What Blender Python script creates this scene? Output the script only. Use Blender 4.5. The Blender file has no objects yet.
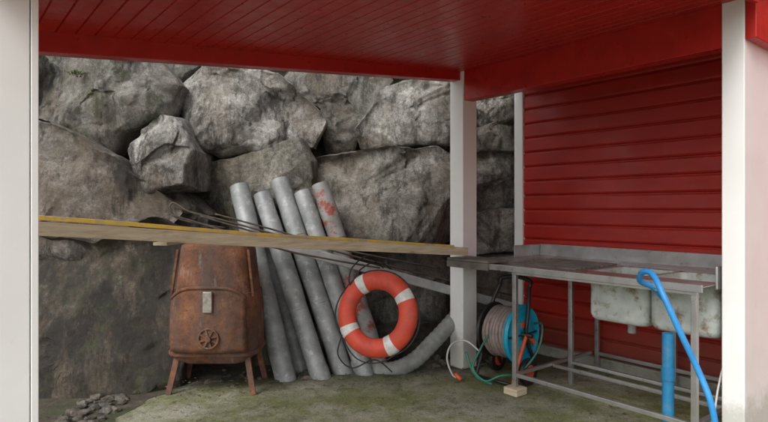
import bpy, bmesh, math, random
import numpy as np
from mathutils import Vector, Matrix, noise
random.seed(7)
scene=bpy.context.scene
CAMH=1.5; F=560.0
# ---------- site survey: bearing/height readings taken from the station point, with a distance -> metres
def S(u,v,D): return Vector(((u-384)/F*D, D, CAMH-(v-208)/F*D))
# ---------- building grid: L along the porch (towards the yard), t towards the house wall
ang=math.radians(-51.3)
E1=Vector((math.cos(ang),math.sin(ang),0)); E2=Vector((-math.sin(ang),math.cos(ang),0))
P0=Vector((.718,5.09,0))
def G(L,t,z): return P0+E1*L+E2*t+Vector((0,0,z))

# ---------- helpers
def link(ob,parent=None):
    scene.collection.objects.link(ob)
    if parent: ob.parent=parent
    return ob
def empty(name):
    e=bpy.data.objects.new(name,None); e.empty_display_size=.1; return link(e)
def mesh_obj(name,verts,faces,mat,parent=None,smooth=False,bevel=0):
    me=bpy.data.meshes.new(name); me.from_pydata([tuple(v) for v in verts],[],faces)
    bm=bmesh.new(); bm.from_mesh(me); bmesh.ops.recalc_face_normals(bm,faces=bm.faces); bm.to_mesh(me); bm.free()
    if mat: me.materials.append(mat)
    if smooth: me.polygons.foreach_set('use_smooth',[True]*len(me.polygons))
    ob=bpy.data.objects.new(name,me); link(ob,parent)
    if bevel:
        b=ob.modifiers.new('bevel','BEVEL'); b.width=bevel; b.segments=2; b.limit_method='ANGLE'
    return ob
BOXF=[(0,1,2,3),(4,7,6,5),(0,4,5,1),(1,5,6,2),(2,6,7,3),(3,7,4,0)]
def boxes(name,lst,mat,parent=None,bevel=.004,fr=G):
    vs=[];fs=[]
    for (a0,a1,b0,b1,c0,c1) in lst:
        n=len(vs)
        for c in (c0,c1):
            for (a,b) in ((a0,b0),(a1,b0),(a1,b1),(a0,b1)): vs.append(fr(a,b,c))
        fs+= [tuple(i+n for i in f) for f in BOXF]
    return mesh_obj(name,vs,fs,mat,parent,bevel=bevel)
def beam(name,a,b,w,h,mat,parent=None,bevel=.003,up=Vector((0,0,1)),warp=0):
    a=Vector(a);b=Vector(b);d=(b-a).normalized(); s=d.cross(up).normalized(); u=s.cross(d)
    vs=[]
    N=24
    fs=[]
    for i in range(N+1):
        p=a.lerp(b,i/N)
        if warp: p=p+u*(noise.noise(Vector((i*.13,warp*50,0)))*warp)-u*(math.sin(math.pi*i/N)*warp)
        for (x,y) in ((-1,-1),(1,-1),(1,1),(-1,1)): vs.append(p+s*(x*w/2)+u*(y*h/2))
    for i in range(N):
        for k in range(4): fs.append((i*4+k,i*4+(k+1)%4,(i+1)*4+(k+1)%4,(i+1)*4+k))
    fs+=[(0,1,2,3),(N*4,N*4+1,N*4+2,N*4+3)]
    return mesh_obj(name,vs,fs,mat,parent,bevel=bevel)
def catmull(pts,n=10,closed=False):
    pts=[Vector(p) for p in pts]; out=[]; m=len(pts)
    rng=range(m) if closed else range(m-1)
    for i in rng:
        if closed: p0,p1,p2,p3=pts[(i-1)%m],pts[i],pts[(i+1)%m],pts[(i+2)%m]
        else: p0,p1,p2,p3=pts[max(i-1,0)],pts[i],pts[i+1],pts[min(i+2,m-1)]
        for k in range(n):
            t=k/n
            out.append(.5*((2*p1)+(p2-p0)*t+(2*p0-5*p1+4*p2-p3)*t*t+(3*p1-p0-3*p2+p3)*t**3))
    if not closed: out.append(pts[-1])
    return out
def tube(name,path,r,mat,parent=None,seg=12,closed=False,rf=None,cap=True):
    path=[Vector(p) for p in path]; n=len(path); vs=[];fs=[]
    prev=None
    for i,p in enumerate(path):
        if closed: d=(path[(i+1)%n]-path[i-1]).normalized()
        else: d=(path[min(i+1,n-1)]-path[max(i-1,0)]).normalized()
        if prev is None:
            a=Vector((0,0,1)) if abs(d.z)<.9 else Vector((1,0,0)); s=d.cross(a).normalized()
        else:
            s=(prev-d*prev.dot(d)).normalized()
        prev=s; u=d.cross(s)
        rr=r if rf is None else rf(i)*r
        for k in range(seg):
            a=2*math.pi*k/seg; vs.append(p+s*math.cos(a)*rr+u*math.sin(a)*rr)
    for i in range(n if closed else n-1):
        j=(i+1)%n
        for k in range(seg): fs.append((i*seg+k,i*seg+(k+1)%seg,j*seg+(k+1)%seg,j*seg+k))
    if not closed and cap:
        fs.append(tuple(range(seg))); fs.append(tuple((n-1)*seg+k for k in range(seg)))
    ob=mesh_obj(name,vs,fs,mat,parent,smooth=True); return ob
def lathe(name,prof,origin,axis,mat,parent=None,seg=40,smooth=True,dent=0):
    axis=Vector(axis).normalized(); a=Vector((0,0,1)) if abs(axis.z)<.9 else Vector((1,0,0))
    s=axis.cross(a).normalized(); u=axis.cross(s); vs=[];fs=[]
    origin=Vector(origin); m=len(prof)
    for k in range(seg):
        th=2*math.pi*k/seg
        for (x,r) in prof:
            p=origin+axis*x+(s*math.cos(th)+u*math.sin(th))*r
            if dent: p+= (s*math.cos(th)+u*math.sin(th))*noise.noise(p*5)*dent
            vs.append(p)
    for k in range(seg):
        j=(k+1)%seg
        for i in range(m-1): fs.append((k*m+i,k*m+i+1,j*m+i+1,j*m+i))
    ob=mesh_obj(name,vs,fs,mat,parent,smooth=smooth)
    if smooth:
        e=ob.modifiers.new('es','EDGE_SPLIT'); e.split_angle=math.radians(40)
    return ob

# ---------- materials
def new(name):
    m=bpy.data.materials.new(name); m.use_nodes=True; nt=m.node_tree; b=nt.nodes['Principled BSDF']; return m,nt,b
def N(nt,t,**k):
    n=nt.nodes.new(t)
    for a,v in k.items(): setattr(n,a,v)
    return n
def tex(nt,scale,detail=6,rough=.6,stretch=None,off=0,dist=0):
    tc=N(nt,'ShaderNodeTexCoord'); mp=N(nt,'ShaderNodeMapping'); nt.links.new(tc.outputs['Object'],mp.inputs[0])
    mp.inputs['Location'].default_value=(off,off*.7,off*.3)
    if stretch: mp.inputs['Scale'].default_value=stretch
    n=N(nt,'ShaderNodeTexNoise'); nt.links.new(mp.outputs[0],n.inputs['Vector'])
    n.inputs['Scale'].default_value=scale; n.inputs['Detail'].default_value=detail; n.inputs['Roughness'].default_value=rough
    n.inputs['Distortion'].default_value=dist
    return n.outputs['Fac']
def ramp(nt,fac,stops,interp='LINEAR'):
    r=N(nt,'ShaderNodeValToRGB'); e=r.color_ramp.elements; r.color_ramp.interpolation=interp
    while len(e)<len(stops): e.new(.5)
    for i,(p,c) in enumerate(stops):
        e[i].position=p; e[i].color=(c[0],c[1],c[2],1) if hasattr(c,'__len__') else (c,c,c,1)
    nt.links.new(fac,r.inputs[0]); return r.outputs[0]
def mix(nt,fac,a,b,mode='MIX'):
    m=N(nt,'ShaderNodeMix',data_type='RGBA',blend_type=mode)
    for sock,val in ((0,fac),(6,a),(7,b)):
        if hasattr(val,'is_output'): nt.links.new(val,m.inputs[sock])
        elif sock==0: m.inputs[0].default_value=val
        else: m.inputs[sock].default_value=(*val,1)
    return m.outputs[2]
def math_(nt,op,a,b):
    m=N(nt,'ShaderNodeMath',operation=op)
    for i,v in enumerate((a,b)):
        if hasattr(v,'is_output'): nt.links.new(v,m.inputs[i])
        else: m.inputs[i].default_value=v
    return m.outputs[0]
def xyz(nt,i):
    tc=N(nt,'ShaderNodeTexCoord'); sp=N(nt,'ShaderNodeSeparateXYZ'); nt.links.new(tc.outputs['Object'],sp.inputs[0]); return sp.outputs[i]
def bump(nt,b,h,strength=.3,dist=.01,prev=None):
    n=N(nt,'ShaderNodeBump'); n.inputs['Strength'].default_value=strength; n.inputs['Distance'].default_value=dist
    nt.links.new(h,n.inputs['Height'])
    if prev is not None: nt.links.new(prev,n.inputs['Normal'])
    nt.links.new(n.outputs[0],b.inputs['Normal']); return n.outputs[0]
def simple(name,c1,c2=None,rough=.5,metal=0,scale=8,stain=None,stainlo=.55,stainhi=.7,sscale=3,bmp=.2,bscale=40,bd=.003,stretch=None,foot=None,footh=.28):
    m,nt,b=new(name); c2=c2 or tuple(x*.75 for x in c1)
    col=ramp(nt,tex(nt,scale,stretch=stretch),[(.35,c2),(.65,c1)])
    if stain:
        f=ramp(nt,tex(nt,sscale,8,.7,off=5,stretch=stretch),[(stainlo,0),(stainhi,1)])
        col=mix(nt,f,col,stain)
    if foot: # splash-back grime near the ground
        h=math_(nt,'ADD',xyz(nt,2),math_(nt,'MULTIPLY',tex(nt,9,8,.75,off=8),-.5))
        f=ramp(nt,h,[(0.0,.6),(footh,0)]); 
        col=mix(nt,f,col,foot)
    nt.links.new(col,b.inputs['Base Color'])
    rr=ramp(nt,tex(nt,scale*1.7,off=9),[(.3,max(rough-.12,.05)),(.7,min(rough+.12,1))]); nt.links.new(rr,b.inputs['Roughness'])
    b.inputs['Metallic'].default_value=metal
    bump(nt,b,tex(nt,bscale,5,off=2,stretch=stretch),bmp,bd)
    return m

M_ceil=simple('red_ceiling_paint',(.49,.018,.010),(.40,.013,.008),.36,stain=(.27,.010,.007),sscale=2.5,stainlo=.6,stainhi=.85,bscale=60,bd=.001,bmp=.3)
M_red=simple('red_wall_paint',(.46,.022,.012),(.37,.016,.010),.42,scale=3,stain=(.25,.018,.012),sscale=2,stainlo=.6,stainhi=.85,bscale=50,bd=.002,bmp=.3,stretch=(1,1,3),foot=(.12,.05,.03))
M_white=simple('white_paint',(.88,.88,.87),(.84,.84,.82),.5,scale=3,stain=(.70,.69,.64),sscale=6,stainlo=.62,stainhi=.85,bscale=60,bd=.002,foot=(.45,.45,.38),footh=.12)
M_conc=simple('foundation_concrete',(.36,.35,.31),(.24,.24,.2),.9,scale=6,stain=(.09,.10,.06),sscale=3,bscale=50,bd=.01,bmp=.5)
M_roof=simple('roof_felt',(.06,.06,.06),(.04,.04,.04),.9)
M_wood=simple('weathered_plank',(.62,.53,.39),(.45,.37,.25),.75,scale=6,stain=(.22,.18,.13),sscale=5,stainlo=.58,stainhi=.75,bscale=30,bd=.004,bmp=.5,stretch=(1,1,8))
M_yel=simple('worn_yellow_paint',(.85,.60,.08),(.72,.50,.10),.6,scale=10,stain=(.5,.42,.25),sscale=7,stainlo=.50,stainhi=.62)
M_dkwood=simple('grey_old_timber',(.20,.18,.155),(.11,.10,.085),.85,scale=8,bscale=30,bd=.004,bmp=.5)
M_grey=simple('grey_pole',(.42,.43,.43),(.30,.30,.30),.6,scale=9,metal=.2,stain=(.2,.2,.19))
M_steel=simple('stainless_steel',(.52,.52,.51),(.40,.40,.39),.36,metal=.8,scale=7,stain=(.25,.20,.15),sscale=6,stainlo=.58,stainhi=.8,bscale=25,bd=.001)
M_basin=simple('basin_enamel',(.58,.61,.59),(.42,.47,.44),.6,metal=0,scale=9,stain=(.25,.17,.10),sscale=8,stainlo=.51,stainhi=.64)
M_galv=simple('galvanised_pipe',(.34,.355,.355),(.21,.225,.225),.55,metal=.25,scale=7,stain=(.47,.48,.46),sscale=14,stainlo=.54,stainhi=.68,bscale=60,bd=.002)
M_galvr=simple('rusted_galvanised_pipe',(.33,.335,.33),(.21,.21,.20),.6,metal=.2,scale=7,stain=(.28,.065,.04),sscale=9,stainlo=.50,stainhi=.60,bscale=60,bd=.002)
M_black=simple('black_plastic',(.02,.02,.02),(.012,.012,.012),.45)
M_rope=simple('dark_rope',(.05,.045,.04),(.02,.02,.02),.9)
M_wire=simple('rusty_wire',(.12,.09,.07),(.05,.04,.035),.8,metal=.3)
M_orange=simple('lifebuoy_orange',(.70,.08,.038),(.54,.055,.028),.55,scale=7,stain=(.34,.075,.05),sscale=9,stainlo=.52,stainhi=.75)
M_band=simple('reflective_band',(.74,.74,.70),(.52,.52,.49),.4,scale=20)
M_teal=simple('teal_plastic',(.0,.36,.54),(.0,.29,.46),.35)
M_redpl=simple('orange_red_plastic',(.78,.10,.03),(.65,.08,.02),.4)
M_hose=simple('brown_grey_hose',(.30,.235,.215),(.20,.165,.15),.5,scale=20)
M_ghose=simple('green_hose',(.03,.20,.13),(.02,.14,.10),.45)
M_whose=simple('pale_hose',(.6,.6,.56),(.45,.45,.42),.5)
M_bhose=simple('blue_hose',(.04,.33,.76),(.03,.27,.66),.35,scale=14,stain=(.10,.25,.42),sscale=20,stainlo=.6,stainhi=.75)
M_bpipe=simple('blue_pipe',(.02,.25,.5),(.02,.17,.34),.5,stain=(.18,.24,.24),sscale=12)
M_tag=simple('zinc_tag',(.42,.40,.36),(.25,.22,.18),.5,metal=.5,scale=30)

# rust
m,nt,b=new('rusted_iron'); M_rust=m
c=ramp(nt,tex(nt,6,9,.76),[(.3,(.045,.024,.017)),(.44,(.115,.047,.027)),(.57,(.21,.085,.042)),(.72,(.33,.165,.09))])
f=ramp(nt,tex(nt,3,8,.78,stretch=(1,1,.3),off=4),[(.47,0),(.63,.85)]); c=mix(nt,f,c,(.095,.073,.062))
f=ramp(nt,tex(nt,9,8,.78,stretch=(1,1,.2),off=14),[(.58,0),(.68,.6)]); c=mix(nt,f,c,(.29,.24,.20))
f=ramp(nt,tex(nt,40,5,.7,off=19),[(.56,0),(.68,.6)]); c=mix(nt,f,c,(.035,.02,.015))
nt.links.new(c,b.inputs['Base Color']); b.inputs['Roughness'].default_value=.85; b.inputs['Metallic'].default_value=.1
bump(nt,b,tex(nt,60,6,off=3),.6,.005)

# rock
def rockmat(name,moss=0,wet=0):
    m,nt,b=new(name)
    oi=N(nt,'ShaderNodeObjectInfo')
    patch=ramp(nt,tex(nt,3.2,12,.78,off=1,dist=.2),[(.34,.28),(.44,.62),(.53,1.0),(.66,1.5)])
    col=mix(nt,1,oi.outputs['Color'],patch,'MULTIPLY')
    sp=ramp(nt,tex(nt,48,6,.9,off=3),[(.34,.35),(.46,.88),(.56,1.12),(.68,1.85)])
    col=mix(nt,1,col,sp,'MULTIPLY')
    f=ramp(nt,tex(nt,9,9,.85,off=13),[(.55,0),(.64,.6)]); col=mix(nt,f,col,(.47,.47,.445))
    f=ramp(nt,tex(nt,1.7,9,.8,off=23),[(.46,0),(.62,.62)]); col=mix(nt,f,col,(.155,.11,.068))
    f=ramp(nt,tex(nt,3.4,11,.8,off=31,stretch=(1.7,1.7,.45)),[(.49,0),(.59,.88)]); col=mix(nt,f,col,(.042,.038,.033))
    f=ramp(nt,tex(nt,17,9,.85,off=37),[(.54,0),(.62,.6)]); col=mix(nt,f,col,(.05,.045,.04))
    if wet:
        f=ramp(nt,tex(nt,2.0,10,.78,off=41,stretch=(2.4,2.4,.30)),[(.37,0),(.53,.92)]); col=mix(nt,f,col,(.024,.021,.017))
        f=ramp(nt,tex(nt,6,10,.85,off=47,stretch=(1,1,.5)),[(.54,0),(.64,.7)]); col=mix(nt,f,col,(.15,.105,.06))
    f=ramp(nt,tex(nt,2.6,11,.85,off=61),[(.53,0),(.61,.3+moss*.6)]); col=mix(nt,f,col,(.07,.085,.028))
    nt.links.new(col,b.inputs['Base Color']); b.inputs['Roughness'].default_value=.9 if not wet else .6
    n1=bump(nt,b,tex(nt,6,13,.82,off=7),.9,.045)
    n2=N(nt,'ShaderNodeBump'); n2.inputs['Strength'].default_value=.8; n2.inputs['Distance'].default_value=.006
    nt.links.new(tex(nt,60,6,.8,off=17),n2.inputs['Height']); nt.links.new(n1,n2.inputs['Normal']); nt.links.new(n2.outputs[0],b.inputs['Normal'])
    return m
M_rock=rockmat('granite'); M_rockm=rockmat('mossy_granite',moss=.9); M_rockw=rockmat('damp_granite',moss=.6,wet=1)

# ground
m,nt,b=new('mossy_concrete'); M_slab=m
c=ramp(nt,tex(nt,1.5,10,.72),[(.3,(.18,.175,.125)),(.5,(.33,.32,.245)),(.68,(.47,.455,.375))])
f=ramp(nt,tex(nt,1.4,10,.78,off=12),[(.42,0),(.56,.85)]); c=mix(nt,f,c,(.16,.185,.05))
f=ramp(nt,tex(nt,5,10,.82,off=18),[(.52,0),(.60,.65)]); c=mix(nt,f,c,(.09,.10,.04))
f=ramp(nt,tex(nt,16,8,.8,off=22),[(.56,0),(.64,.8)]); c=mix(nt,f,c,(.05,.045,.03))
# slab colour darkens in a ragged band towards the foot of the stones
e=math_(nt,'ADD',xyz(nt,1),math_(nt,'MULTIPLY',xyz(nt,0),-.22)); e=math_(nt,'ADD',e,math_(nt,'MULTIPLY',tex(nt,4,9,.8,off=27),1.1))
e=math_(nt,'MULTIPLY',math_(nt,'SUBTRACT',e,5.1),1.0)
f=ramp(nt,e,[(.15,0),(.50,.85)]); c=mix(nt,f,c,(.055,.055,.03))
sp=ramp(nt,tex(nt,90,4,.85,off=3),[(.35,.5),(.6,1.1),(.72,1.8)]); c=mix(nt,1,c,sp,'MULTIPLY')
nt.links.new(c,b.inputs['Base Color']); b.inputs['Roughness'].default_value=.75
bump(nt,b,tex(nt,30,9,.8,off=8),.7,.010)
m,nt,b=new('gravelly_earth'); M_earth=m
c=ramp(nt,tex(nt,6,10,.75),[(.3,(.03,.025,.018)),(.55,(.09,.075,.055)),(.75,(.2,.18,.15))])
f=ramp(nt,tex(nt,2,6,.7,off=12),[(.5,0),(.62,.8)]); c=mix(nt,f,c,(.05,.07,.025))
nt.links.new(c,b.inputs['Base Color']); b.inputs['Roughness'].default_value=.95
bump(nt,b,tex(nt,25,8,.7,off=8),.8,.03)
m,nt,b=new('yard_gravel'); M_yard=m
c=ramp(nt,tex(nt,40,8,.8),[(.3,(.12,.115,.10)),(.5,(.28,.27,.25)),(.7,(.45,.44,.41))])
nt.links.new(c,b.inputs['Base Color']); b.inputs['Roughness'].default_value=.95
bump(nt,b,tex(nt,50,8,.7,off=8),.8,.02)

# ---------- ground + slab
Rr=400
mesh_obj('ground',[(-Rr,-Rr,0),(Rr,-Rr,0),(Rr,Rr,0),(-Rr,Rr,0)],[(0,1,2,3)],M_yard)
vs=[(-6,2.6,.008),(-2.2,2.9,.008),(3,4.9,.008),(3,7.5,.008),(-9,7.5,.008),(-9,3.0,.008)]
mesh_obj('earth_strip',vs,[(0,1,2,3,4,5)],M_earth)
edge=[(-1.6,1.5),(-1.9,3.2),(-1.86,3.93),(-1.80,4.3),(-1.62,4.6),(-1.25,4.78),(-.7,4.88),(0,5.0),(.6,5.2),(1.2,5.5),(2.0,5.9),(5.5,3.5),(6,-5),(-5,-5),(-5,0)]
e2=[]
for i,p in enumerate(edge):
    q=edge[(i+1)%len(edge)]; n=10 if 0<i<9 else 1
    for k in range(n):
        t=k/n; x=p[0]*(1-t)+q[0]*t; y=p[1]*(1-t)+q[1]*t
        if n>1:
            w=noise.fractal(Vector((x*4,y*4,0)),1,2,3)*.07; x+=w; y+=w
        e2.append((x,y))
vs=[(x,y,.03) for x,y in e2]+[(x,y,-.05) for x,y in e2]; n=len(e2)
mesh_obj('concrete_slab',vs,[tuple(range(n))]+[(i,(i+1)%n,n+(i+1)%n,n+i) for i in range(n)],M_slab)

# ---------- boulder retaining wall
wallp=empty('boulder_retaining_wall'); bi=[0]
def boulder(pts,D,B=.3,col=(.33,.32,.30),mat=None,seed=None,back=.7,chis=8,K=48,NA=184,rough=1.0):
    bi[0]+=1; seed=seed or bi[0]; rnd=random.Random(seed*17+3)
    P=[((u-384)/F*(D+B*.6),CAMH-(v-208)/F*(D+B*.6)) for u,v in pts]
    A=0;cx=0;cz=0
    for i in range(len(P)):
        x0,z0=P[i];x1,z1=P[(i+1)%len(P)]; c=x0*z1-x1*z0; A+=c;cx+=(x0+x1)*c;cz+=(z0+z1)*c
    cx/=3*A;cz/=3*A; size=math.sqrt(abs(A)/2)
    rad=[]
    for k in range(NA):
        th=2*math.pi*k/NA; dx,dz=math.cos(th),math.sin(th); best=.05
        for i in range(len(P)):
            x0,z0=P[i][0]-cx,P[i][1]-cz; x1,z1=P[(i+1)%len(P)][0]-cx,P[(i+1)%len(P)][1]-cz
            ex,ez=x1-x0,z1-z0; den=dx*ez-dz*ex
            if abs(den)<1e-9: continue
            t=(x0*ez-z0*ex)/den; s=(x0*dz-z0*dx)/den
            if t>0 and -1e-6<=s<=1+1e-6: best=max(best,t)
        rad.append(best)
    # broad cleaved faces: planes meeting at sharp arrises
    pl=[]
    for i in range(chis):
        a=2*math.pi*(i+rnd.uniform(-.35,.35))/chis
        if i%2==0: pl.append((math.cos(a),math.sin(a),rnd.uniform(-.10,.22),rnd.uniform(.22,.55)))
        else: pl.append((math.cos(a),math.sin(a),rnd.uniform(.3,.7),rnd.uniform(.9,1.8)))
    tx,tz=rnd.uniform(-.2,.2),rnd.uniform(0,.3)
    so=Vector((seed*3.1,seed*1.7,seed*.9))
    vs=[];fs=[]
    rings=[(i/K)**.75 for i in range(1,K+1)]
    def disp(p):
        q=p+so
        qq=q+noise.noise_vector(q*2.0)*.05
        out=noise.fractal(q*1.4,1.0,2.1,3)*.028
        for (fq,am) in ((1.7,.16),(4.2,.055)):
            dd,pp=noise.voronoi(qq*fq); c=pp[0]; rv=noise.noise_vector(c*5.13+Vector((3,1,7)))
            c2=pp[1]; rv2=noise.noise_vector(c2*5.13+Vector((3,1,7)))
            h1=(qq*fq-c).dot(rv)+noise.noise(c*3.7)*.25; h2=(qq*fq-c2).dot(rv2)+noise.noise(c2*3.7)*.25
            w=min(1,(dd[1]-dd[0])/.12); w=w*w*(3-2*w)*.5+.5
            out+=(h1*w+h2*(1-w))*am*rough
        out+=noise.fractal(q*7,0.8,2.1,4)*.010
        return out
    def front(rho,k):
        th=2*math.pi*k/NA; r=rad[k]*rho; x,z=r*math.cos(th),r*math.sin(th)
        h=B*max(0,1-rho**10)**.5
        hp=B
        for (ax,az,c0,m) in pl:
            hp=min(hp,B*1.05-m*size*max(0,(ax*x+az*z)/size-c0)*.9)
        h=min(h,max(hp,-.3))
        h+= (-tx*x - tz*z)*(1-rho**8)
        p=Vector((cx+x,D+B-h,cz+z)); d=disp(p)
        p.y-=d
        o=noise.fractal((p+so)*4,1,2.1,3)*.03*rho+d*.3*rho
        p.x+=math.cos(th)*o; p.z+=math.sin(th)*o
        return p
    vs.append(front(0.001,0))
    for rho in rings:
        for k in range(NA): vs.append(front(rho,k))
    nb=6
    for j in range(1,nb+1):
        t=j/nb
        for k in range(NA):
            q=vs[1+(K-1)*NA+k]; th=2*math.pi*k/NA; sh=1-.30*t**2
            p=Vector((cx+(q.x-cx)*sh,q.y+back*t,cz+(q.z-cz)*sh)); d=disp(p)*1.0*t
            p.x+=math.cos(th)*d; p.z+=math.sin(th)*d; vs.append(p)
    for k in range(NA): fs.append((0,1+k,1+(k+1)%NA))
    T=K+nb
    for i in range(T-1):
        for k in range(NA): fs.append((1+i*NA+k,1+(i+1)*NA+k,1+(i+1)*NA+(k+1)%NA,1+i*NA+(k+1)%NA))
    fs.append(tuple(1+(T-1)*NA+k for k in range(NA)))
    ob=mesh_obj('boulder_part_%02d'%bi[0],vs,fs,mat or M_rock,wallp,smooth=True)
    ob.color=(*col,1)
    e=ob.modifiers.new('es','EDGE_SPLIT'); e.split_angle=math.radians(28)
    return ob
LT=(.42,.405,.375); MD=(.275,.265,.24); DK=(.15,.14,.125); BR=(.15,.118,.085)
boulder([(25,42),(95,40),(160,60),(180,85),(167,118),(130,140),(118,156),(60,130),(25,112)],5.15,.35,MD,M_rockm)
boulder([(5,112),(62,126),(115,158),(175,212),(160,232),(90,268),(5,262)],4.7,.25,(.235,.21,.185),M_rock,rough=.5)
boulder([(-5,232),(90,240),(150,216),(184,236),(183,300),(178,392),(128,432),(95,490),(-5,490)],4.42,.3,BR,M_rockw,K=58,NA=220,rough=.5)
boulder([(128,150),(152,115),(178,116),(198,150),(194,190),(150,198),(134,177)],5.0,.3,LT)
boulder([(174,88),(198,64),(262,66),(307,95),(325,118),(314,147),(225,158),(198,152),(182,120)],5.45,.4,LT,K=54,NA=210)
boulder([(258,62),(330,60),(394,78),(366,122),(354,153),(325,155),(318,112),(290,88)],5.95,.3,MD)
boulder([(352,130),(385,83),(425,74),(462,82),(470,125),(448,149),(400,150),(358,149)],5.75,.35,(.33,.315,.29))
boulder([(186,165),(225,157),(300,138),(315,160),(316,195),(328,228),(300,246),(235,250),(203,226),(188,205)],5.42,.3,(.25,.235,.20),M_rockm)
boulder([(312,158),(360,149),(438,146),(470,160),(470,228),(444,250),(340,250),(320,228)],5.5,.3,(.29,.275,.245),K=54,NA=210)
boulder([(452,152),(480,148),(522,152),(524,206),(480,213),(455,205)],6.0,.25,MD)
boulder([(468,98),(490,92),(528,86),(528,118),(480,130),(466,120)],6.0,.25,LT)
boulder([(468,130),(500,122),(528,116),(526,151),(478,152)],6.0,.22,MD)
boulder([(452,216),(490,212),(530,208),(532,252),(460,258)],5.95,.22,LT)
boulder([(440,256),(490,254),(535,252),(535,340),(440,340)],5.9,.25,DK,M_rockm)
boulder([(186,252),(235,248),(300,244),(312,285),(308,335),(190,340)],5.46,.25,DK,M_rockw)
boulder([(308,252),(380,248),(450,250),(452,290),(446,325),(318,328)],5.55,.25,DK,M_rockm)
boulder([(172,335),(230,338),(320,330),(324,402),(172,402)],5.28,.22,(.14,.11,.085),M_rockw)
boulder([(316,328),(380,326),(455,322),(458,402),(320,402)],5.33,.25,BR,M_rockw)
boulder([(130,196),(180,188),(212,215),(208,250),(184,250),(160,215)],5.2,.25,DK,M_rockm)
boulder([(130,42),(215,46),(205,66),(178,94),(156,66)],6.0,.25,MD)
boulder([(205,0),(300,5),(320,50),(270,72),(205,64)],6.2,.3,LT)
boulder([(310,10),(400,0),(420,60),(390,80),(330,64)],6.4,.3,MD)
boulder([(405,20),(500,10),(530,70),(520,92),(430,82)],6.4,.3,LT)
boulder([(20,-30),(120,-40),(205,-10),(205,45),(120,48),(25,45)],6.0,.35,MD,M_rockm)
boulder([(-150,20),(-20,10),(30,50),(20,115),(-60,140),(-150,110)],5.0,.35,LT)
boulder([(-170,130),(-60,140),(5,125),(5,250),(-60,270),(-170,250)],4.7,.35,MD,M_rockm)
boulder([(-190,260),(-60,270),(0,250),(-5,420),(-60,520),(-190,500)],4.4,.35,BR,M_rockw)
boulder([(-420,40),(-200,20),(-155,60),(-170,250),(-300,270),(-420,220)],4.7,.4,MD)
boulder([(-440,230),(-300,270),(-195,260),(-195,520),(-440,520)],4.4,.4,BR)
# earth bank behind the stones
vs=[];fs=[];nx,ny=60,30
for j in range(ny):
    for i in range(nx):
        x=-9+i*(12.2/nx); t=j/(ny-1); y0=5.85+max(0,min(1,(x+.5)))*.5 - max(0,min(1,(-1-x)/1.5))*.45
        y=y0+ (t*1.2 if t<.55 else .66+(t-.55)*25); z=-.1+ (t/.55*3.3 if t<.55 else 3.3+(t-.55)*3)
        q=Vector((x*1.5,y,z*1.5)); w=noise.fractal(q,1,2,4)*.15
        vs.append((x,y+w,z+w))
for j in range(ny-1):
    for i in range(nx-1): a=j*nx+i; fs.append((a,a+1,a+nx+1,a+nx))
mesh_obj('earth_bank',vs,fs,M_earth,smooth=True)
# loose stones and litter at the foot
def pebbles(name,lst,mat):
    bm=bmesh.new()
    for (p,r,sd) in lst:
        res=bmesh.ops.create_icosphere(bm,subdivisions=2,radius=r)
        rr=random.Random(sd); sc=Vector((rr.uniform(.8,1.4),rr.uniform(.7,1.2),rr.uniform(.45,.8)))
        rot=Matrix.Rotation(rr.uniform(0,6),3,'Z')
        for v in res['verts']:
            n=1+noise.noise(v.co/r*1.2+Vector((sd*2.3,sd,0)))*.45
            v.co=rot@Vector((v.co.x*sc.x*n,v.co.y*sc.y*n,v.co.z*sc.z*n))+Vector(p)
    me=bpy.data.meshes.new(name); bm.to_mesh(me); bm.free(); me.materials.append(mat)
    ob=bpy.data.objects.new(name,me); ob.color=(.24,.22,.19,1); return link(ob)
L=[]
for i in range(300):
    u=random.uniform(0,1); x=-1.95+u*3.0; y=4.55+.22*(x+1.7)+random.gauss(.17,.12)
    if x<-1.5 or i%4==0: y=random.uniform(3.6,4.6); x=-1.97-random.uniform(0,.35)
    L.append(((x,y,.02),random.uniform(.008,.04)*random.choice([.6,1,1.3]),i))
pebbles('loose_stones',L,M_rockm)
M_leaf=simple('dead_leaves',(.17,.10,.05),(.07,.05,.03),.8,scale=20)
vs=[];fs=[]
for i in range(700):
    x=random.uniform(-1.8,2.2); y=4.75+.22*(x+1.2)+random.gauss(-.02,.2) if random.random()<.8 else random.uniform(3.2,5)
    a=random.uniform(0,6.3); s=random.uniform(.006,.022); z=.036+random.uniform(0,.006)
    c,sn=math.cos(a)*s,math.sin(a)*s; n=len(vs)
    vs+=[(x-c,y-sn,z),(x+sn*.5,y-c*.5,z+random.uniform(0,.006)),(x+c,y+sn,z+.002),(x-sn*.5,y+c*.5,z+random.uniform(0,.008))]; fs.append((n,n+1,n+2,n+3))
mesh_obj('leaf_litter',vs,fs,M_leaf)
M_fern=simple('fern_green',(.10,.16,.03),(.05,.09,.02),.6)
def tuft(name,c,n,s):
    vs=[];fs=[]
    for i in range(n):
        a=random.uniform(0,6.3); e=random.uniform(.1,1.3); d=Vector((math.cos(a)*math.cos(e),math.sin(a)*math.cos(e)-.3,math.sin(e))).normalized()
        l=s*random.uniform(.5,1); p=Vector(c)+Vector((random.gauss(0,s*.5),0,random.gauss(0,s*.2))); w=d.cross(Vector((random.random(),random.random(),.3))).normalized()*l*.16; k=len(vs)
        vs+=[p,p+d*l*.5+w,p+d*l+Vector((0,0,-l*.25)),p+d*l*.5-w]; fs.append((k,k+1,k+2,k+3))
    mesh_obj(name,vs,fs,M_fern)
tuft('crevice_plant',S(76,74,5.12),60,.06)
tuft('crevice_plant',S(300,68,5.85),40,.05)
tuft('crevice_plant',S(165,398,4.5),40,.05)

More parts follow.
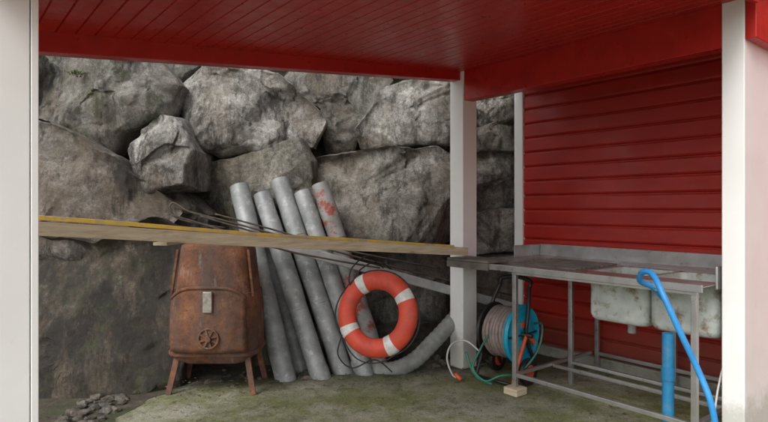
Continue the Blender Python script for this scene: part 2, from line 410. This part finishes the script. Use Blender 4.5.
# ---------- building with lean-to porch
house=empty('red_boathouse')
zc=lambda t:2.745+.085*t
lp=Vector((-1.48,2.4,0))-P0; LL=lp.dot(E1); TT=lp.dot(E2)
TW=-3.62
LC0,LC1=-.14,2.33
vs=[];fs=[]; w=.098; t=TW
while t<1.12:
    pr=[(t,.010),(t+.003,.010),(t+.009,0),(t+w-.003,0),(t+w,.010)]
    n=len(vs); dz=random.uniform(-.0012,.0012)
    for Lx in (LC0,LC1):
        for (a,d) in pr: vs.append(G(Lx,a,zc(a)+d+dz))
    for i in range(4): fs.append((n+i,n+i+1,n+i+6,n+i+5))
    t+=w
mesh_obj('ceiling_boards',vs,fs,M_ceil,house)
vs=[]
for Lx in (LC0-.03,LC1+.03):
    for a in (TW-.05,4.5):
        vs+= [G(Lx,a,zc(a)+.03),G(Lx,a,zc(a)+.14)]
fs=[(0,1,3,2),(4,6,7,5),(0,2,6,4),(1,5,7,3),(0,4,5,1),(2,3,7,6)]
mesh_obj('roof_deck',vs,fs,M_roof,house)
def sloped(name,L0,L1,t0,t1,lo0,lo1,hi,mat):
    vs=[]
    for (tt,lo) in ((t0,lo0),(t1,lo1)):
        for Lx in (L0,L1):
            vs+=[G(Lx,tt,zc(tt)-lo),G(Lx,tt,zc(tt)+hi)]
    return mesh_obj(name,vs,[(0,1,3,2),(4,6,7,5),(0,2,6,4),(1,5,7,3),(0,4,5,1),(2,3,7,6)],mat,house,bevel=.004)
sloped('rear_beam',-.13,-.03,TW,-.002,.115,.078,.02,M_ceil)
sloped('rear_fascia',LC0-.028,LC0-.004,TW-.04,1.1,.03,.03,.16,M_red)
sloped('front_fascia_left',LC1+.004,LC1+.028,TW-.04,-.05,.06,.06,.16,M_red)
boxes('side_beam',[(.002,2.143,.012,.13,2.48,2.76)],M_ceil,house)
boxes('rear_post',[(-.165,0,0,.185,.03,2.755)],M_white,house,.006)
boxes('front_post',[(2.145,2.27,0,.14,.03,2.755)],M_white,house,.006)
boxes('front_panel',[(2.15,2.266,.142,.55,.03,2.60)],M_white,house,.004)
boxes('front_beam',[(2.272,2.33,.003,1.2,2.50,2.80)],M_ceil,house)
WT=1.035; z=.14; bh=.148
vs=[];fs=[]; L0,L1=-.115,4.6
while z<3.3:
    pr=[(z,.022),(z+.008,.022),(z+.016,.008),(z+.03,.0),(z+bh-.012,.0),(z+bh-.002,.005),(z+bh,.022)]
    n=len(vs); m=len(pr)
    for Lx in (L0,L1):
        for (a,d) in pr: vs.append(G(Lx,WT+d,a))
    for i in range(m-1): fs.append((n+i,n+i+1,n+i+m+1,n+i+m))
    z+=bh
mesh_obj('siding',vs,fs,M_red,house)
boxes('core',[(-.15,4.6,WT+.025,4.2,.12,2.9)],M_red,house,0)
boxes('corner_board',[(-.20,-.115,WT-.022,WT+.12,.12,2.82)],M_white,house)
boxes('corner_board_return',[(-.222,-.2005,WT-.02,WT+.14,.12,2.82)],M_white,house)
boxes('foundation',[(-.16,4.6,WT-.03,4.2,-.05,.125)],M_conc,house,.01)
boxes('wall_cap',[(-.2,4.6,WT+.03,4.25,2.9,3.05)],M_roof,house,0)
boxes('left_post',[(LL-.16,LL,TT-.16,TT-.033,.03,zc(TT)+.005)],M_white,house,.003)
boxes('left_post_board',[(LL-.145,LL-.012,TT-.50,TT-.162,.03,zc(TT)+.0)],M_white,house,.003)
boxes('left_post_trim',[(LL-.16,LL+.004,TT-.028,TT,.03,zc(TT)+.005)],M_white,house,.003)
boxes('left_post_core',[(LL-.14,LL-.01,TT-.1,TT-.01,.03,zc(TT))],M_grey,house,0)

# ---------- plank rail
pa=S(5,227,2.72); pb=S(466,251.5,4.84)
rail=empty('plank_rail')
beam('front_plank',pa,pb,.045,.070,M_wood,rail,warp=.004)
off=Vector((-.02,.05,.050))
beam('yellow_plank',pa+off+Vector((0,0,.005)),pb+off+Vector((-.12,-.01,-.006)),.12,.024,M_yel,rail,warp=.006)
beam('rear_plank',pa+Vector((-.02,.09,-.0)),pb+Vector((-.06,.07,-.0)),.035,.066,M_dkwood,rail)
beam('cross_batten',S(160,244,3.35),S(184,241,3.65),.09,.02,M_wood,rail)

# ---------- steel sink bench
sink=empty('stainless_sink_bench')
T0,T1=-.19,1.00; ZT=1.03
LS0,LS1=.03,2.115
B1=(1.19,1.635); B2=(1.65,2.09); BT=(.10,.60)
boxes('top_front',[(LS0,LS1,T0,BT[0],ZT-.004,ZT)],M_steel,sink,0)
boxes('top_back',[(LS0,LS1,BT[1],T1,ZT-.004,ZT)],M_steel,sink,0)
boxes('top_mid',[(LS0,B1[0],BT[0],BT[1],ZT-.004,ZT),(B1[1],B2[0],BT[0],BT[1],ZT-.004,ZT),(B2[1],LS1,BT[0],BT[1],ZT-.004,ZT)],M_steel,sink,0)
boxes('front_lip',[(LS0,LS1,T0-.012,T0-.001,ZT-.035,ZT+.012)],M_steel,sink,.003)
boxes('left_lip',[(LS0-.012,LS0-.001,T0-.012,.42,ZT-.035,ZT+.004)],M_steel,sink,.002)
boxes('end_board',[(LS0-.02,.48,T0-.024,.05,ZT+.013,ZT+.035)],M_dkwood,sink,.004)
boxes('end_board_apron',[(LS0-.02,.48,T0-.030,T0-.0145,ZT-.045,ZT+.012)],M_dkwood,sink,.003)
boxes('backsplash',[(LS0+.08,LS1,T1,T1+.018,ZT-.03,ZT+.11)],M_steel,sink,.004)
boxes('left_splash',[(LS0+.066,LS0+.079,.60,T1+.018,ZT-.03,ZT+.11)],M_steel,sink,.004)
boxes('right_splash',[(LS1+.001,LS1+.014,-.02,T1+.018,ZT-.03,ZT+.11)],M_steel,sink,.004)
rb=[]
for i in range(10):
    rb.append((.50,1.13,.02+i*.065,.045+i*.065,ZT,ZT+.014))
for i in range(10):
    rb.append((1.15,1.95,.64+i*.03,.65+i*.03,ZT,ZT+.006))
boxes('drainer_slats',rb[:10],M_dkwood,sink,.003)
boxes('drainer_ribs',rb[10:],M_steel,sink,.002)
def basin(name,Lr):
    a,b=Lr;c,d=BT; vs=[];fs=[]; zb=.66
    def ring(a,b,c,d,z,r=.05):
        out=[]
        for (x,y,s) in ((a+r,c+r,180),(b-r,c+r,270),(b-r,d-r,0),(a+r,d-r,90)):
            for k in range(7):
                th=math.radians(s+k*15); out.append(G(x+r*math.cos(th),y+r*math.sin(th),z))
        return out
    rs=[ring(a,b,c,d,ZT-.006),ring(a,b,c,d,zb+.05),ring(a+.01,b-.01,c+.01,d-.01,zb+.02),ring(a+.025,b-.025,c+.025,d-.025,zb+.006),ring(a+.05,b-.05,c+.05,d-.05,zb)]
    ins=[ring(a+.05,b-.05,c+.05,d-.05,zb+.006),ring(a+.015,b-.015,c+.015,d-.015,zb+.03),ring(a+.006,b-.006,c+.006,d-.006,ZT-.006)]
    rs=rs+ins; m=28
    for r in rs: vs+=r
    for i in range(len(rs)-1):
        for k in range(m): fs.append((i*m+k,i*m+(k+1)%m,(i+1)*m+(k+1)%m,(i+1)*m+k))
    fs.append(tuple(5*m+k for k in range(m)))
    ob=mesh_obj(name,vs,fs,M_basin,sink,smooth=True); e=ob.modifiers.new('es','EDGE_SPLIT'); e.split_angle=math.radians(50)
basin('basin_left',B1); basin('basin_right',B2)
legs=[(.72,T0+.02),(2.06,T0+.02),(.85,.40),(.77,.94),(1.45,.94),(2.05,.94)]
lb=[(l-.018,l+.018,t-.018,t+.018,.03 if i else .09,ZT-.006) for i,(l,t) in enumerate(legs)]
boxes('legs',lb,M_steel,sink,.004)
boxes('rails',[(.74,2.04,T0+.005,T0+.035,.17,.20),(.79,2.03,.925,.955,.17,.20),(.705,.735,T0+.04,.92,.172,.198),(2.045,2.075,T0+.04,.92,.172,.198),
    (.74,2.04,.30,.33,.165,.19),(.70,2.08,T0+.0,T0+.03,ZT-.055,ZT-.008),(.868,2.04,.385,.415,.20,.225)],M_steel,sink,.003)
boxes('foot_block',[(.66,.79,T0-.05,T0+.08,.034,.09)],M_wood,sink,.005)
lathe('drain',[(0,0),(0,.03),(.1,.03),(.1,0)],G(1.4,.35,.56),(0,0,1),M_grey,sink,16)
boxes('tap_plate',[(1.96,2.10,T1-.02,T1-.001,ZT+.03,ZT+.17)],M_white,sink)
p=S(668,400,3.62)
bp=empty('blue_waste_pipe')
lathe('pipe',[(0,.036),(.36,.036),(.36,.042),(.44,.042),(.44,.036),(.66,.036),(.66,.03),(0,.03)],(p.x,p.y,.03),(0,0,1),M_bpipe,bp,20)
hp=[S(665,300,3.62),S(652,287,3.55),S(640,281,3.5),S(643,272,3.42),S(653,275,3.34),S(664,297,3.24),S(680,332,3.2),S(697,368,3.2),S(710,400,3.15),S(716,430,3.15),S(718,455,3.2)]
hp+= [Vector((2.05,3.15,.06)),Vector((2.3,2.9,.05)),Vector((2.7,2.7,.05))]
tube('blue_hose',catmull(hp,10),.0175,M_bhose)
tube('grey_cable',catmull([G(2.13,.3,.55),G(2.12,.12,.52),G(2.12,.02,.40),G(2.11,-.05,.2),G(2.05,-.1,.05)],8),.006,M_whose)

# ---------- rusty stove
st=empty('rusty_iron_stove')
sc=S(219,392,4.62); SX,SY=sc.x,sc.y
def rr(z,w,d,r,yo=0,n=8):
    out=[]
    for (sx,sy,s) in ((1,-1,270),(1,1,0),(-1,1,90),(-1,-1,180)):
        for k in range(n):
            th=math.radians(s+90*k/(n-1)); out.append(Vector((SX+sx*(w/2-r)+r*math.cos(th),SY+yo+sy*(d/2-r)+r*math.sin(th),z)))
    return out
def loft(name,rings,mat,par,cap=True,smooth=True):
    vs=[];fs=[];m=len(rings[0])
    for r in rings: vs+=r
    for i in range(len(rings)-1):
        for k in range(m): fs.append((i*m+k,i*m+(k+1)%m,(i+1)*m+(k+1)%m,(i+1)*m+k))
    if cap: fs+= [tuple(range(m)),tuple((len(rings)-1)*m+k for k in range(m))]
    ob=mesh_obj(name,vs,fs,mat,par,smooth=smooth)
    if smooth: e=ob.modifiers.new('es','EDGE_SPLIT'); e.split_angle=math.radians(35)
    return ob
loft('body',[rr(.27,.50,.40,.10),rr(.30,.60,.46,.12),rr(.34,.68,.50,.14),rr(.37,.69,.51,.14),rr(.60,.69,.51,.14),rr(.80,.66,.50,.13),rr(.83,.65,.49,.13)],M_rust,st)
loft('rim',[rr(.335,.70,.525,.14),rr(.345,.715,.54,.145),rr(.365,.715,.54,.145),rr(.375,.70,.525,.14)],M_rust,st)
loft('hood',[rr(.80,.63,.47,.12),rr(.84,.625,.465,.12),rr(1.0,.59,.43,.11),rr(1.15,.56,.40,.10),rr(1.20,.54,.38,.10),rr(1.225,.45,.32,.09)],M_rust,st)
vs=[];fs=[];nx_,nz_=18,12
for j in range(nz_+1):
    for i in range(nx_+1):
        a=-1+2*i/nx_; zz=j/nz_; wv=.295*(1-.03*zz); top=.885-.09*abs(a)**4
        z=.385+(top-.385)*zz; y=SY-.262-.05*(1-a*a)-.02*math.sin(zz*math.pi)
        vs.append((SX+a*wv,y,z))
for j in range(nz_):
    for i in range(nx_): q=j*(nx_+1)+i; fs.append((q,q+1,q+nx_+2,q+nx_+1))
d=mesh_obj('door',vs,fs,M_rust,st,smooth=True); so=d.modifiers.new('s','SOLIDIFY'); so.thickness=.025; so.offset=0
lip=[]
for i in range(25):
    a=-1+2*i/24; lip.append(Vector((SX+a*.29,SY-.27-.055*(1-a*a),.885-.09*abs(a)**4)))
tube('door_lip',lip,.014,M_rust,st,8)
loft('flue_stub',[rr(1.2,.2,.2,.09),rr(1.245,.2,.2,.09)],M_rust,st)
boxes('hasp',[(SX-.02,SX+.05,SY-.36,SY-.335,.70,.86)],M_tag,st,.004,fr=lambda a,b,c:Vector((a,b,c)))
cpt=Vector((SX+.02,SY-.345,.50))
ringp=[cpt+Vector((math.cos(a)*.075,0,math.sin(a)*.075)) for a in [2*math.pi*k/28 for k in range(28)]]
tube('draught_ring',ringp,.008,M_rust,st,8,closed=True)
for k in range(4):
    a=math.pi/4*k+.3; v=Vector((math.cos(a)*.07,0,math.sin(a)*.07)); beam('spoke_%d'%k,cpt-v,cpt+v,.012,.012,M_rust,st,0)
lathe('knob',[(-.02,0),(-.02,.022),(0,.026),(.01,.02)],cpt+Vector((0,-.006,0)),(0,1,0),M_rust,st,16)
for i,(sx,sy) in enumerate(((-1,-1),(1,-1),(1,1),(-1,1))):
    beam('leg_%d'%i,(SX+sx*.27,SY+sy*.17,.36),(SX+sx*.335,SY+sy*.22,.03),.045,.02,M_rust,st,.003,up=Vector((0,1,0)))
for s in (-1,1):
    beam('side_strap_%d'%s,(SX+s*.325,SY-.18,.80),(SX+s*.28,SY-.16,1.17),.02,.02,M_rust,st,.003,up=Vector((0,1,0)))

# ---------- metal pipes leaning on the rocks
def pipe(a,b,r,mat,name='galvanised_pipe'):
    e=empty(name); a=Vector(a);b=Vector(b); d=b-a; l=d.length
    n=24; pr=[]
    for i in range(n+1):
        t=i/n*l; rr_=r
        if i in (1,n-1): rr_*=1.02
        pr.append((t,rr_))
    pr+= [(l,r*.93),(0.0,r*.93)]
    lathe('tube',pr,a,d,mat,e,32,dent=.008)
    for k in (.36,.70):
        lathe('seam',[(k*l,r*.97),(k*l+.004,r*1.03),(k*l+.012,r*1.03),(k*l+.016,r*.97)],a,d,mat,e,32,dent=.008)
pipe(S(287,385,4.80),S(239,186,5.24),.090,M_galv)
pipe(S(322,382,4.86),S(262,194,5.27),.084,M_galv)
pipe(S(345,378,5.02),S(279,180,5.36),.092,M_galv)
pipe(S(303,378,5.12),S(262,230,5.40),.080,M_galv)
pipe(S(366,377,4.97),S(302,192,5.30),.080,M_galv)
pipe(S(381,374,5.08),S(320,184,5.32),.084,M_galvr,'rusty_pipe')
fp=catmull([S(352,366,5.1),S(385,371,5.02),S(412,362,5.0),S(435,340,5.08),S(455,318,5.3),S(470,300,5.5)],30)
tube('corrugated_drain_pipe',fp,.072,simple('grey_drain_plastic',(.33,.34,.32),(.20,.21,.19),.6,stain=(.15,.15,.12)),None,18,rf=lambda i:1+.035*math.sin(i*1.05))
# ---------- grey pole, rods
beam('long_grey_pole',S(262,240,4.86),S(520,309,5.42),.05,.085,M_grey,None,.01)
rods=empty('steel_rods')
for i,(u0,v0,u1,v1,d0,d1) in enumerate(((176,208,515,296,4.74,5.5),(200,216,505,303,4.70,5.48),(215,214,440,268,4.85,5.35),(172,215,380,268,4.62,5.0))):
    a_=S(u0,v0,d0);b_=S(u1,v1,d1); mid=(a_+b_)/2+Vector((0,0,-.02-.012*i))
    tube('rod_%d'%i,catmull([a_,a_.lerp(mid,.5)+Vector((0,0,.006)),mid,mid.lerp(b_,.5)+Vector((0,0,-.008)),b_],10),.008,M_wire,rods,8)
tube('rod_bent_end',catmull([S(215,219,4.78),S(190,212,4.72),S(174,203,4.7),S(170,209,4.68),S(182,220,4.70),S(225,228,4.78)],8),.008,M_wire,rods,8)

# ---------- lifebuoy
lb_=empty('lifebuoy'); C=S(377,314,4.62)
Rm=Matrix.Rotation(math.radians(-24),3,'Z')@Matrix.Rotation(math.radians(-12),3,'X')@Matrix.Rotation(math.radians(14),3,'Y')
vs=[];fs=[];mi=[];NU,NV=120,24; R0=.277
for i in range(NU):
    th=2*math.pi*i/NU; k=(th-math.radians(38))%(math.pi/2); band=k<math.radians(15)
    ri=.078+(.003 if band else 0)
    for j in range(NV):
        ph=2*math.pi*j/NV; x=(R0+ri*math.cos(ph))*math.cos(th); z=(R0+ri*math.cos(ph))*math.sin(th); y=ri*.82*math.sin(ph)
        vs.append(C+Rm@Vector((x,y,z)))
for i in range(NU):
    th=2*math.pi*(i)/NU; k=(th-math.radians(38))%(math.pi/2)
    for j in range(NV):
        fs.append((i*NV+j,((i+1)%NU)*NV+j,((i+1)%NU)*NV+(j+1)%NV,i*NV+(j+1)%NV)); mi.append(1 if k<math.radians(15) else 0)
ob=mesh_obj('ring',vs,fs,M_orange,lb_,smooth=True); ob.data.materials.append(M_band); ob.data.polygons.foreach_set('material_index',mi)
rp=[]
for i in range(96):
    th=2*math.pi*i/96; k=((th-math.radians(45))%(math.pi/2))/(math.pi/2); r=R0+.082+.022*math.sin(k*math.pi)
    rp.append(C+Rm@Vector((r*math.cos(th),.01*math.sin(th*5),r*math.sin(th)-.02*math.sin(k*math.pi))))
tube('grab_line',rp,.0055,M_rope,lb_,8,closed=True)
tube('hanging_cord',catmull([S(392,270,5.15),S(370,256,4.8),S(352,268,4.56),S(350,285,4.52),S(360,270,4.52),S(375,262,4.75),S(383,268,5.05)],8),.006,M_rope,lb_,8)
tube('trailing_line',catmull([S(342,335,4.6),S(338,355,4.62),S(352,368,4.66),S(375,360,4.6),S(392,372,4.62)],8),.006,M_rope,lb_,8)

# ---------- hose reel
reel=empty('garden_hose_reel'); RC=Vector((1.06,4.80,.03)); RA=math.radians(-47)
RM=Matrix.Rotation(RA,3,'Z')
def Rl(x,y,z): return RC+RM@Vector((x,y,z))
ax=RM@Vector((1,0,0)); hz=.41
lathe('disc_outer',[(0,0),(0,.05),(.02,.06),(.02,.15),(.005,.17),(.005,.215),(.02,.235),(.0,.25),(-.02,.24),(-.02,0)],Rl(.14,0,hz),ax,M_teal,reel,48)
lathe('disc_inner',[(0,0),(0,.235),(-.02,.24),(-.025,.0)],Rl(-.13,0,hz),ax,M_black,reel,48)
lathe('drum',[(-.14,.10),(.14,.10)],Rl(0,0,hz),ax,M_teal,reel,32)
for layer,(r,) in enumerate(((.13,),(.165,),(.20,))):
    h=[]; turns=7
    for i in range(turns*28+1):
        a=2*math.pi*i/28; x=-.11+.225*i/(turns*28)+.005*math.sin(a*3+layer)
        h.append(Rl(x,math.cos(a)*(r+.006*math.sin(a*2.3)),hz+math.sin(a)*(r+.005*math.sin(a*.37))))
    tube('hose_coil_%d'%layer,h,.0175,M_hose,reel,8)
for s in (-1,1):
    x=.185*s
    tube('frame_%d'%s,catmull([Rl(x,.16,.08),Rl(x,.10,.2),Rl(x,.0,hz),Rl(x,.03,.62),Rl(x*.8,.10,.80)],8),.016,M_black,reel,10)
    tube('foot_%d'%s,catmull([Rl(x,.0,hz),Rl(x,-.12,.2),Rl(x,-.2,.03)],6),.016,M_black if s<0 else M_redpl,reel,10)
    lathe('wheel_%d'%s,[(-.02,.05),(-.022,.085),(-.02,.108),(0,.115),(.02,.108),(.022,.085),(.02,.05)],Rl(x+.03*s,.15 if s<0 else -.02,.115),ax,M_black,reel,32)
    lathe('wheel_hub_%d'%s,[(-.026,0),(-.026,.03),(-.018,.075),(.018,.075),(.026,.03),(.026,0)],Rl(x+.03*s,.15 if s<0 else -.02,.115),ax,M_redpl,reel,32)
tube('handle',catmull([Rl(-.15,.10,.79),Rl(-.14,.12,.85),Rl(0,.13,.87),Rl(.14,.12,.85),Rl(.15,.10,.79)],6),.018,M_black,reel,10)
tube('axle',[Rl(-.21,0,hz),Rl(.24,0,hz)],.018,M_black,reel,12)
tube('foot_bar',[Rl(-.19,-.2,.035),Rl(.19,-.2,.035)],.014,M_black,reel,10)
beam('crank',Rl(.2,0,hz),Rl(.2,.10,hz-.08),.02,.03,M_redpl,reel)
for k in range(6):
    a=k*math.pi/3; beam('rib_%d'%k,Rl(.155,math.cos(a)*.05,hz+math.sin(a)*.05),Rl(.155,math.cos(a)*.2,hz+math.sin(a)*.2),.02,.014,M_black if k%3==0 else M_teal,reel,.003)
boxes('red_label',[(.165,.171,-.05,.06,.47,.52)],M_redpl,reel,.002,fr=Rl)
tube('green_hose_tail',catmull([Rl(-.05,-.2,hz),S(480,350,4.65),S(473,368,4.6),S(485,381,4.55),S(500,376,4.5),S(520,372,4.55),S(538,350,4.62),S(542,325,4.7),Rl(.1,.2,hz+.05)],10),.009,M_ghose,reel,8)
tube('pale_connector_hose',catmull([S(480,352,4.7),S(466,341,4.75),S(452,344,4.8),S(447,358,4.8),S(452,374,4.78),S(458,378,4.76)],10),.008,M_whose,reel,8)
tube('hose_nozzle',[S(455,374,4.74),S(461,380,4.70)],.016,M_redpl,reel,10)
tube('hose_end',catmull([S(466,352,4.7),S(470,365,4.66),S(478,378,4.6),S(492,384,4.55)],6),.011,M_ghose,reel,10)
# ---------- world, light
w=bpy.data.worlds.new('World'); scene.world=w; w.use_nodes=True; nt=w.node_tree
sky=nt.nodes.new('ShaderNodeTexSky'); sky.sky_type='NISHITA'; sky.sun_disc=False
el=math.radians(44); az=math.radians(212)
sky.sun_elevation=el; sky.sun_rotation=az; sky.dust_density=4; sky.air_density=1.0
hs=nt.nodes.new('ShaderNodeHueSaturation'); hs.inputs['Saturation'].default_value=.22; hs.inputs['Value'].default_value=1.3
nt.links.new(sky.outputs[0],hs.inputs['Color']); nt.links.new(hs.outputs[0],nt.nodes['Background'].inputs[0])
nt.nodes['Background'].inputs[1].default_value=.15
sd=bpy.data.lights.new('sun','SUN'); sd.energy=1.4; sd.angle=math.radians(25); sd.color=(1,.97,.93)
so=bpy.data.objects.new('sun',sd); link(so)
dirv=Vector((math.sin(az)*math.cos(el),math.cos(az)*math.cos(el),math.sin(el)))
so.rotation_euler=dirv.to_track_quat('Z','Y').to_euler()
# ---------- camera
cd=bpy.data.cameras.new('camera'); cam=bpy.data.objects.new('camera',cd); link(cam)
cam.location=(0,0,CAMH); cam.rotation_euler=(math.radians(90),0,0)
cd.sensor_width=36; cd.lens=36*F/768; cd.shift_y=-3/768; cd.clip_end=1500; cd.clip_start=.05
scene.camera=cam
scene.view_settings.view_transform='Standard'; scene.view_settings.look='None'; scene.view_settings.exposure=0
